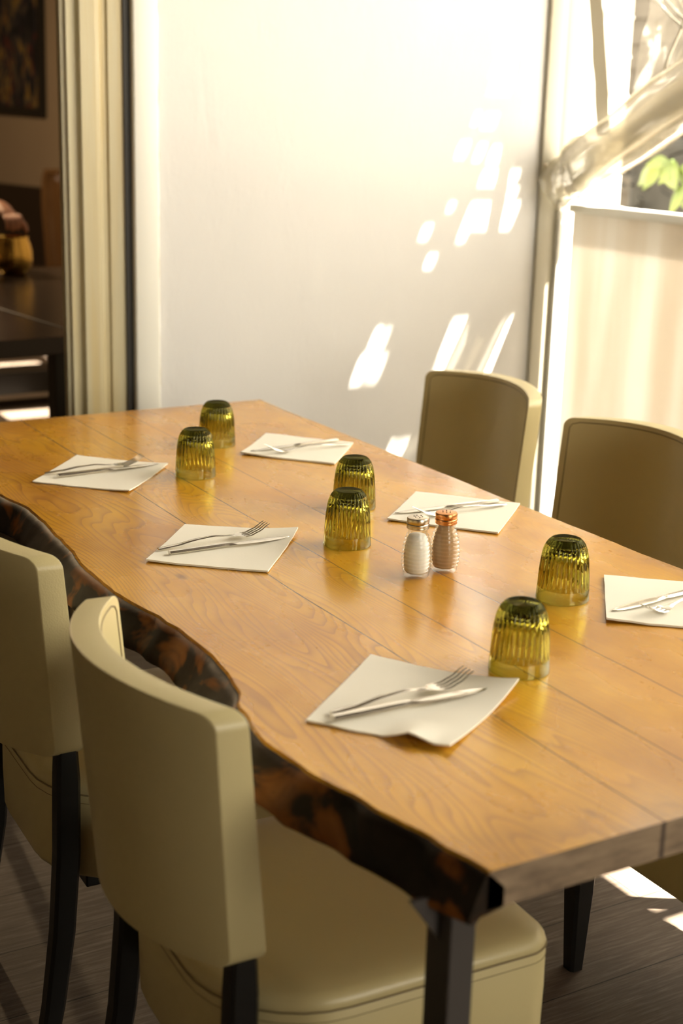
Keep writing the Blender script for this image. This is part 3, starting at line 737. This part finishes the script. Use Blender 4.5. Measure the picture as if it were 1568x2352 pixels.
loft(bm, rings, cap0=False, cap1=False); o = obj('roll', bm, M['film']); o.parent = bl; o.matrix_parent_inverse = Linv
bm = bmesh.new(); rings = []          # inner turns of the roll
for k in range(60):
    t = .02+.96*k/59; c = A.lerp(B, t); ring = []
    for a in range(64):
        an = 5.2*PI*a/63; rr = (.052-.030*a/63)*(1+.12*noise.noise(Vector((an, t*8, 4))))
        ring.append(c+s1*(rr*.85*math.cos(an))+s2*(rr*math.sin(an)))
    rings.append(ring)
loft(bm, rings, closed=False); o = obj('inner_turns', bm, M['sheet']); o.parent = bl; o.matrix_parent_inverse = Linv
bm = bmesh.new(); rings = []          # bunched end by the post
for k in range(14):
    t = k/13; c = Vector((2.735, 3.43-.10*t, 1.26+.10*t)); ring = []
    for a in range(36):
        an = 2*PI*a/36; rr = .072*(math.sin(PI*(.18+.66*t)))*(1+.16*noise.noise(Vector((math.cos(an)*2, math.sin(an)*2, t*5))))
        ring.append(c+s1*(rr*.6*math.cos(an))+s2*(rr*math.sin(an)))
    rings.append(ring)
loft(bm, rings); o = obj('bunched_end', bm, M['film']); o.parent = bl; o.matrix_parent_inverse = Linv
bm = bmesh.new(); rings = []          # slack unrolled sheet above the roll at the right
for i in range(26):
    row = []
    for j in range(26):
        a, b = i/25, j/25
        y = 3.20-.75*a; z = 1.46+.32*a+b*(.75-.1*a)
        row.append((2.76+.022*noise.noise(Vector((y*7, z*7, 0)))+.01*noise.noise(Vector((y*21, z*17, 3))), y-.10*b, z))
    rings.append(row)
bl2 = bmesh.new(); loft(bl2, rings, closed=False); bm.free()
o = obj('hanging_sheet', bl2, M['sheet']); o.parent = bl; o.matrix_parent_inverse = Linv
# creases and tie strings on the sheet
bm = bmesh.new()
for P in ([(2.73, 3.14, 1.78), (2.725, 3.02, 1.70), (2.725, 2.90, 1.63)], [(2.73, 3.10, 1.78), (2.725, 3.00, 1.71), (2.725, 2.93, 1.67)], [(2.73, 2.90, 1.76), (2.725, 2.97, 1.69), (2.725, 3.02, 1.60), (2.725, 3.04, 1.54)]):
    tube(bm, P, .006, 8, .5)
o = obj('cord', bm, M['post']); o.parent = bl; o.matrix_parent_inverse = Linv
bm = bmesh.new(); rings = []
for k in range(40):
    t = k/39; z = 2.52-(2.52-1.39)*t; y = 3.41-.13*((2.0-min(z, 2.0)) / .62) + .0015*math.sin(z*40); w = .030+.0012*math.sin(z*60)
    x = 2.745
    rings.append([(x-.0015, y-w, z), (x+.0015, y-w, z), (x+.0015, y+w, z), (x-.0015, y+w, z)])
loft(bm, rings); o = obj('strap', bm, M['strap'], smooth=False); tag(o, 'tan webbing strap hanging down to the rolled clear blind', 'strap')

# ------------------------------------------------------------------ outdoors behind the window
bm = bmesh.new(); box(bm, XR+.06, 4.0, 4.66, 4.76, -.1, 4.2)          # outer wall of the back room, lap siding
for k in range(28): box(bm, XR+.06, 4.0, 4.652, 4.66, .03+k*.15, .04+k*.15)
struct('wall_outside', bm, M['outwall'])
bm = bmesh.new(); box(bm, XR+.06, 4.15, 4.40, 4.66, 1.98, 4.0); struct('glare_block', bm, M['darkwood'])  # unseen dark box, added to block a bright reflection on the table
bm = bmesh.new(); box(bm, XR+.06, XR+.14, YW+.12, 4.66, 0, 4.2); box(bm, 3.975, 4.05, 4.76, 7.62, 0, 3.0); struct('wall_side_back_room', bm, M['outwall'])
bm = bmesh.new(); box(bm, 6.2, 6.4, 4.6, 9.0, .9, 4.6)
for k in range(24): box(bm, 6.185, 6.2, 4.6, 9.0, 1.0+k*.15, 1.10+k*.15)
tag(obj('brown_facade', bm, M['bronze'], smooth=False), 'grey-brown rough facade behind the plastic sheet, upper right', 'wall')
bm = bmesh.new()
for k in range(900):
    x = random.uniform(5.3, 5.9); y = random.uniform(4.6, 6.3); z = random.uniform(.5, 1.42) ; a = random.random()*6; L = random.uniform(.03, .07)
    d = Vector((math.cos(a), math.sin(a), random.uniform(-.6, .8))).normalized()*L; w = Vector((-d.y, d.x, random.uniform(-.5, .5)*L)).normalized()*L*.35; c = Vector((x, y, z))
    f = [bm.verts.new(c-d), bm.verts.new(c+w), bm.verts.new(c+d), bm.verts.new(c-w)]; bm.faces.new(f)
box(bm, 5.45, 5.8, 4.6, 6.3, 0, 1.36, .05)
tag(obj('hedge', bm, M['bush'], smooth=False), 'dark hedge outside the window above the low wall', 'hedge')
pl = empty('leafy_branch', (4.0, 4.30, 1.15)); tag(pl, 'bright yellow-green leafy branch outside, under the rolled blind', 'plant')
bm = bmesh.new()
stem = [Vector((4.0, 4.15, 1.00)), Vector((4.0, 4.28, 1.20)), Vector((4.0, 4.36, 1.29)), Vector((4.0, 4.48, 1.25))]
tube(bm, [p-pl.location for p in stem], .006, 6); obj('stem', bm, M['leaf'], pl)
for k in range(16):
    t = k/15*2.999; p = stem[int(t)].lerp(stem[int(t)+1], t-int(t))-pl.location
    a = random.uniform(-1.2, 1.2); d = Vector((random.uniform(-.4, .4), math.cos(a)*(1 if k % 2 else -.6), math.sin(a)*.7)).normalized(); L = random.uniform(.07, .12)
    s_ = d.cross(Vector((1, 0, .2))).normalized(); bm = bmesh.new(); rings = []
    for q in range(9):
        u = q/8; w = .032*math.sin(PI*min(.98, u+.02))**.8*(1-.3*u); c = p+d*L*u+Vector((0, 0, -.03*u*u))
        rings.append([c-s_*w+Vector((.006, 0, 0)), c, c+s_*w+Vector((.006, 0, 0))])
    loft(bm, rings, closed=False); obj('leaf', bm, M['leaf'], pl)

# ------------------------------------------------------------------ the dim room behind the doorway
def bw(y): return 3.542 + (9.939-y)*.1934
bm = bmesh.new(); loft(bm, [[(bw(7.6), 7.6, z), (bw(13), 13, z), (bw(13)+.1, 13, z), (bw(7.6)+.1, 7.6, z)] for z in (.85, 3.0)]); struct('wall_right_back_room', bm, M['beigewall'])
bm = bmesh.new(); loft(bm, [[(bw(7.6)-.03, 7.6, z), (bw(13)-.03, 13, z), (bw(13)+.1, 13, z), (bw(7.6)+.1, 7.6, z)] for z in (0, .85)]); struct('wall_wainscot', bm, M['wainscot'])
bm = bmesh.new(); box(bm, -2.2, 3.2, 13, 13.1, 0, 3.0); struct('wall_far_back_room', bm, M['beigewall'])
bm = bmesh.new(); box(bm, -2.3, -2.2, YW, 13, 0, 3.0); struct('wall_left_back_room', bm, M['darkwall'])
bm = bmesh.new()                        # ceiling with two unseen openings, added to cast the sunny floor strips
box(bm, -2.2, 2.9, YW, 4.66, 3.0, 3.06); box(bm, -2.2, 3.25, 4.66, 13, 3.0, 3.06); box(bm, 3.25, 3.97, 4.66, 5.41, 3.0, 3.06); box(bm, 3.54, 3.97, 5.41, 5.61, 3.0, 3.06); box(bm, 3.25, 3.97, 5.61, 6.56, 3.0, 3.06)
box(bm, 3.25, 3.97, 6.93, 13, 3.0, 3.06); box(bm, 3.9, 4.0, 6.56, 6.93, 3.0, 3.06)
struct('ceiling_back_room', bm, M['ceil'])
# picture on the slanted wall
pr = empty('picture', (bw(10.7)-.02, 10.7, 1.36)); tag(pr, 'dark abstract painting in a black frame on the dim room wall', 'painting')
pr.rotation_euler = (R(1.2), 0, math.atan2(1, -.1934)-PI/2)
def art():
    m = mat('dark_abstract_paint', rough=.5); g = G(m); o = g.coord()
    a = g.noise(g.map(o, (1, 7, 3.2)), 1.3, 4, .6, 1.2); b = g.noise(g.map(o, (1, 5, 2.2), (3, 1, 7)), 1.4, 3, .6, 1.5)
    c = g.ramp(a, [(.40, (.006, .007, .009)), (.5, (.02, .02, .03)), (.56, (.16, .12, .06)), (.60, (.30, .17, .02)), (.66, (.02, .02, .03))])
    c = g.mix(g.rng(b, .56, .64), c, (.10, .02, .015)); g.col(c); return m
bm = bmesh.new(); box(bm, -.012, .0, -.31, .31, .06, 1.24); obj('canvas', bm, art(), pr, smooth=False)
bm = bmesh.new()
for a in ((-.38, -.31, 0, 1.30), (.31, .38, 0, 1.30), (-.31, .31, 0, .06), (-.31, .31, 1.24, 1.30)): box(bm, -.025, .0, *a, .003)
obj('frame', bm, M['black'], pr, smooth=False)
# two dark tables pushed together
def dark_table(cx, cy, w, d, lab, grp='dark tables in the dim room'):
    t = empty('cafe_table', (cx, cy, 0), R(6)); tag(t, lab, 'table', grp)
    bm = bmesh.new(); box(bm, 0, w, 0, d, .695, .75, .004); obj('table_top', bm, M['darktop'], t, smooth=False)
    for x in (.055, w-.055):
        for y in (.06, d-.06):
            bm = bmesh.new(); box(bm, x-.03, x+.03, y-.03, y+.03, 0, .695, .003); obj('leg', bm, M['darkwood'], t, smooth=False)
dark_table(.42, 4.085, 1.09, 1.84, 'dark wooden table beyond the doorway, one leg beside the bright floor strips')
dark_table(1.512, 4.20, .79, 1.84, 'second dark wooden table in the dim room, partly behind the door jamb')
# low dark box, added to darken the floor between the two sunny strips
b_ = empty('dark_floor_box', (1.3, 6.72, 0), R(3)); tag(b_, 'low dark box added to darken the floor beyond the cafe table', 'dark_box')
bm = bmesh.new(); box(bm, 0, 1.15, 0, .20, .06, .17, .004); obj('seat', bm, M['darkwood'], b_, smooth=False)
for x in (.05, 1.10):
    bm = bmesh.new(); box(bm, x-.025, x+.025, .03, .17, 0, .06); obj('leg', bm, M['darkwood'], b_, smooth=False)
# rounded brown leather chair
lc = empty('leather_chair', (2.86, 8.45, 0), R(-72)); tag(lc, 'brown leather tub chair with shiny rounded back in the dim room', 'chair')
bm = bmesh.new(); rings = []
for k in range(20):
    w = k/19; z = .30+.76*w; ring = []
    rr = .27*(1 if w < .6 else math.sqrt(max(.02, 1-((w-.6)/.41)**2))*.35+.65)
    for q in range(22):
        a = PI*(.05+.90*q/21); ring.append((rr*math.cos(a)*(1.0), .10+rr*math.sin(a)*.75-.05*w, z))
    for q in range(22):
        a = PI*(.95-.90*q/21); r2 = rr-.06*(1-.5*max(0, w-.8)/.2); ring.append((r2*math.cos(a), .10+r2*math.sin(a)*.75-.05*w, z-.02*(w)))
    rings.append(ring)
loft(bm, rings); obj('backrest', bm, M['brownleather'], lc, auto=60)
bm = bmesh.new(); box(bm, -.24, .24, -.28, .20, .30, .47, .04, 4); obj('seat', bm, M['brownleather'], lc)
for x in (-.2, .2):
    for y in (-.22, .2):
        bm = bmesh.new(); tube(bm, [(x, y, 0), (x, y, .30)], [.014, .02], 10); obj('leg', bm, M['darkwood'], lc)
# brass cup standing at the far edge of the dark table
bm = bmesh.new(); lathe(bm, [(0, .0), (.045, .0), (.055, .006), (.072, .03), (.080, .065), (.078, .10), (.068, .135), (.062, .15), (.064, .158), (.060, .158), (.064, .13), (.074, .10), (.076, .065), (.068, .03), (.05, .01), (0, .008)], 40)
o = obj('brass_pitcher', bm, M['gold']); o.location = (1.80, 5.86, .7505); tag(o, 'shiny golden metal cup on the dark table, gripped by a hand', 'cup')

# ------------------------------------------------------------------ person at the left frame edge, only an arm in view
def skin(name, joints, edges, root, m, parent=None, sub=2):
    me = bpy.data.meshes.new(name); me.from_pydata([j[0] for j in joints], edges, []); o = bpy.data.objects.new(name, me); COL.objects.link(o)
    md = o.modifiers.new('skin', 'SKIN'); md.use_smooth_shade = True
    for i, j in enumerate(joints):
        r = j[1] if isinstance(j[1], tuple) else (j[1], j[1])
        me.skin_vertices[0].data[i].radius = r; me.skin_vertices[0].data[i].use_root = (i == root)
    s_ = o.modifiers.new('sub', 'SUBSURF'); s_.levels = sub; s_.render_levels = sub
    dg = bpy.context.evaluated_depsgraph_get(); me2 = bpy.data.meshes.new_from_object(o.evaluated_get(dg))
    o.modifiers.clear(); o.data = me2; me2.materials.clear(); me2.materials.append(m)
    for p in me2.polygons: p.use_smooth = True
    if parent: o.parent = parent
    return o
pe = empty('person', (1.45, 6.42, .0)); tag(pe, 'person at the left frame edge, bare arm reaching to a golden cup, behind dark table', 'person')
px_, py_ = 0, 0
J = [((0, .05, .50), (.15, .13)), ((0, .04, .72), (.13, .10)), ((0, 0, .92), (.16, .11)), ((0, 0, 1.06), (.13, .09)), ((0, -.01, 1.14), .055), ((0, -.03, 1.22), (.07, .085)), ((0, -.03, 1.34), (.078, .095)), ((0, -.02, 1.42), (.05, .06)),
     ((.17, 0, 1.05), .055), ((.30, -.12, .95), .045), ((.335, -.22, .99), .042), ((.345, -.40, 1.02), .031), ((.352, -.445, 1.01), (.030, .022)), ((.362, -.49, .985), (.036, .018)),
     ((-.17, 0, 1.05), .055), ((-.24, -.10, .85), .045), ((-.20, -.34, .79), .035), ((-.17, -.46, .78), .026), ((-.15, -.53, .78), (.035, .016)),
     ((.10, -.08, .50), .085), ((.11, -.46, .50), .062), ((.11, -.48, .10), .040), ((.11, -.58, .04), .035), ((-.10, -.08, .50), .085), ((-.11, -.46, .50), .062), ((-.11, -.48, .10), .040), ((-.11, -.58, .04), .035)]
E_ = [(0, 1), (1, 2), (2, 3), (3, 4), (4, 5), (5, 6), (6, 7), (3, 8), (8, 9), (9, 10), (10, 11), (11, 12), (12, 13), (3, 14), (14, 15), (15, 16), (16, 17), (17, 18), (0, 19), (19, 20), (20, 21), (21, 22), (0, 23), (23, 24), (24, 25), (25, 26)]
fb = Vector((.362, -.49, .985))     # fingers curled down over the cup's rim
k0 = len(J)
for q, (dx, ln) in enumerate(((-.028, .070), (-.010, .080), (.009, .075), (.027, .060))):
    b0 = fb+Vector((dx*.7, -.010, 0)); p1 = fb+Vector((dx*1.1, -.035, .002)); p2 = p1+Vector((0, -ln*.38, -.012)); p3 = p2+Vector((0, -ln*.14, -ln*.32)); p4 = p3+Vector((0, .008, -ln*.26)); n0 = len(J)
    J += [(tuple(b0), .012), (tuple(p1), .0098), (tuple(p2), .0092), (tuple(p3), .0085), (tuple(p4), .0072)]; E_ += [(13, n0), (n0, n0+1), (n0+1, n0+2), (n0+2, n0+3), (n0+3, n0+4)]
n0 = len(J); J += [((.395, -.465, .975), .013), ((.425, -.49, .95), .0105), ((.425, -.515, .92), .0085)]; E_ += [(12, n0), (n0, n0+1), (n0+1, n0+2)]
skin('body', J, E_, 0, M['skin'], pe)
skin('shirt', [((0, .05, .52), (.17, .15)), ((0, .04, .72), (.15, .12)), ((0, 0, .92), (.178, .13)), ((0, 0, 1.06), (.145, .105)), ((0, 0, 1.11), (.07, .07)), ((.17, 0, 1.05), .07), ((.235, -.06, .99), .062), ((-.17, 0, 1.05), .07), ((-.21, -.05, .96), .062)], [(0, 1), (1, 2), (2, 3), (3, 4), (3, 5), (5, 6), (3, 7), (7, 8)], 0, M['shirt'], pe)
skin('trousers', [((0, .06, .50), (.165, .14)), ((.10, -.08, .51), .10), ((.11, -.46, .51), .075), ((.11, -.48, .14), .055), ((-.10, -.08, .51), .10), ((-.11, -.46, .51), .075), ((-.11, -.48, .14), .055)], [(0, 1), (1, 2), (2, 3), (0, 4), (4, 5), (5, 6)], 0, M['darkwood'], pe)
skin('hair', [((0, .01, 1.30), (.075, .07)), ((0, 0, 1.40), (.085, .095)), ((0, -.03, 1.455), (.06, .075))], [(0, 1), (1, 2)], 0, M['hair'], pe)
bm = bmesh.new(); lathe(bm, [(0, -.012), (.010, -.009), (.012, 0), (.010, .010), (0, .014)], 12, c=(0, -.125, 1.325)); obj('nose', bm, M['skin'], pe)
# chair carrying the person
st = empty('stool', (1.45, 6.50, 0)); tag(st, 'dark stool under the person in the dim room', 'stool')
bm = bmesh.new(); lathe(bm, [(0, .30), (.17, .30), (.19, .32), (.19, .35), (.16, .37), (0, .375)], 32); obj('seat', bm, M['brownleather'], st)
for a in range(4):
    bm = bmesh.new(); x, y = math.cos(a*PI/2+.78), math.sin(a*PI/2+.78); tube(bm, [(x*.19, y*.19, 0), (x*.13, y*.13, .31)], [.012, .018], 10); obj('leg', bm, M['darkwood'], st)
# unseen lamp, added above the frame to brighten the dim room
lp = empty('fill_lamp', (1.2, 7.4, 2.35)); tag(lp, 'unseen lamp added to brighten the dim room, above the picture frame', 'lamp')
bm = bmesh.new(); lathe(bm, [(.03, .18), (.16, .0), (.157, .0), (.028, .175)], 32); obj('shade', bm, M['darkwood'], lp)
bm = bmesh.new(); tube(bm, [(0, 0, .17), (0, 0, .65)], .004, 8); obj('cord', bm, M['darkwood'], lp)
bd = bpy.data.lights.new('fill_bulb', 'POINT'); bo = bpy.data.objects.new('fill_bulb', bd); COL.objects.link(bo); bo.parent = lp; bo.location = (0, 0, -.02); bd.energy = 60; bd.color = (1, .72, .42); bd.shadow_soft_size = .05
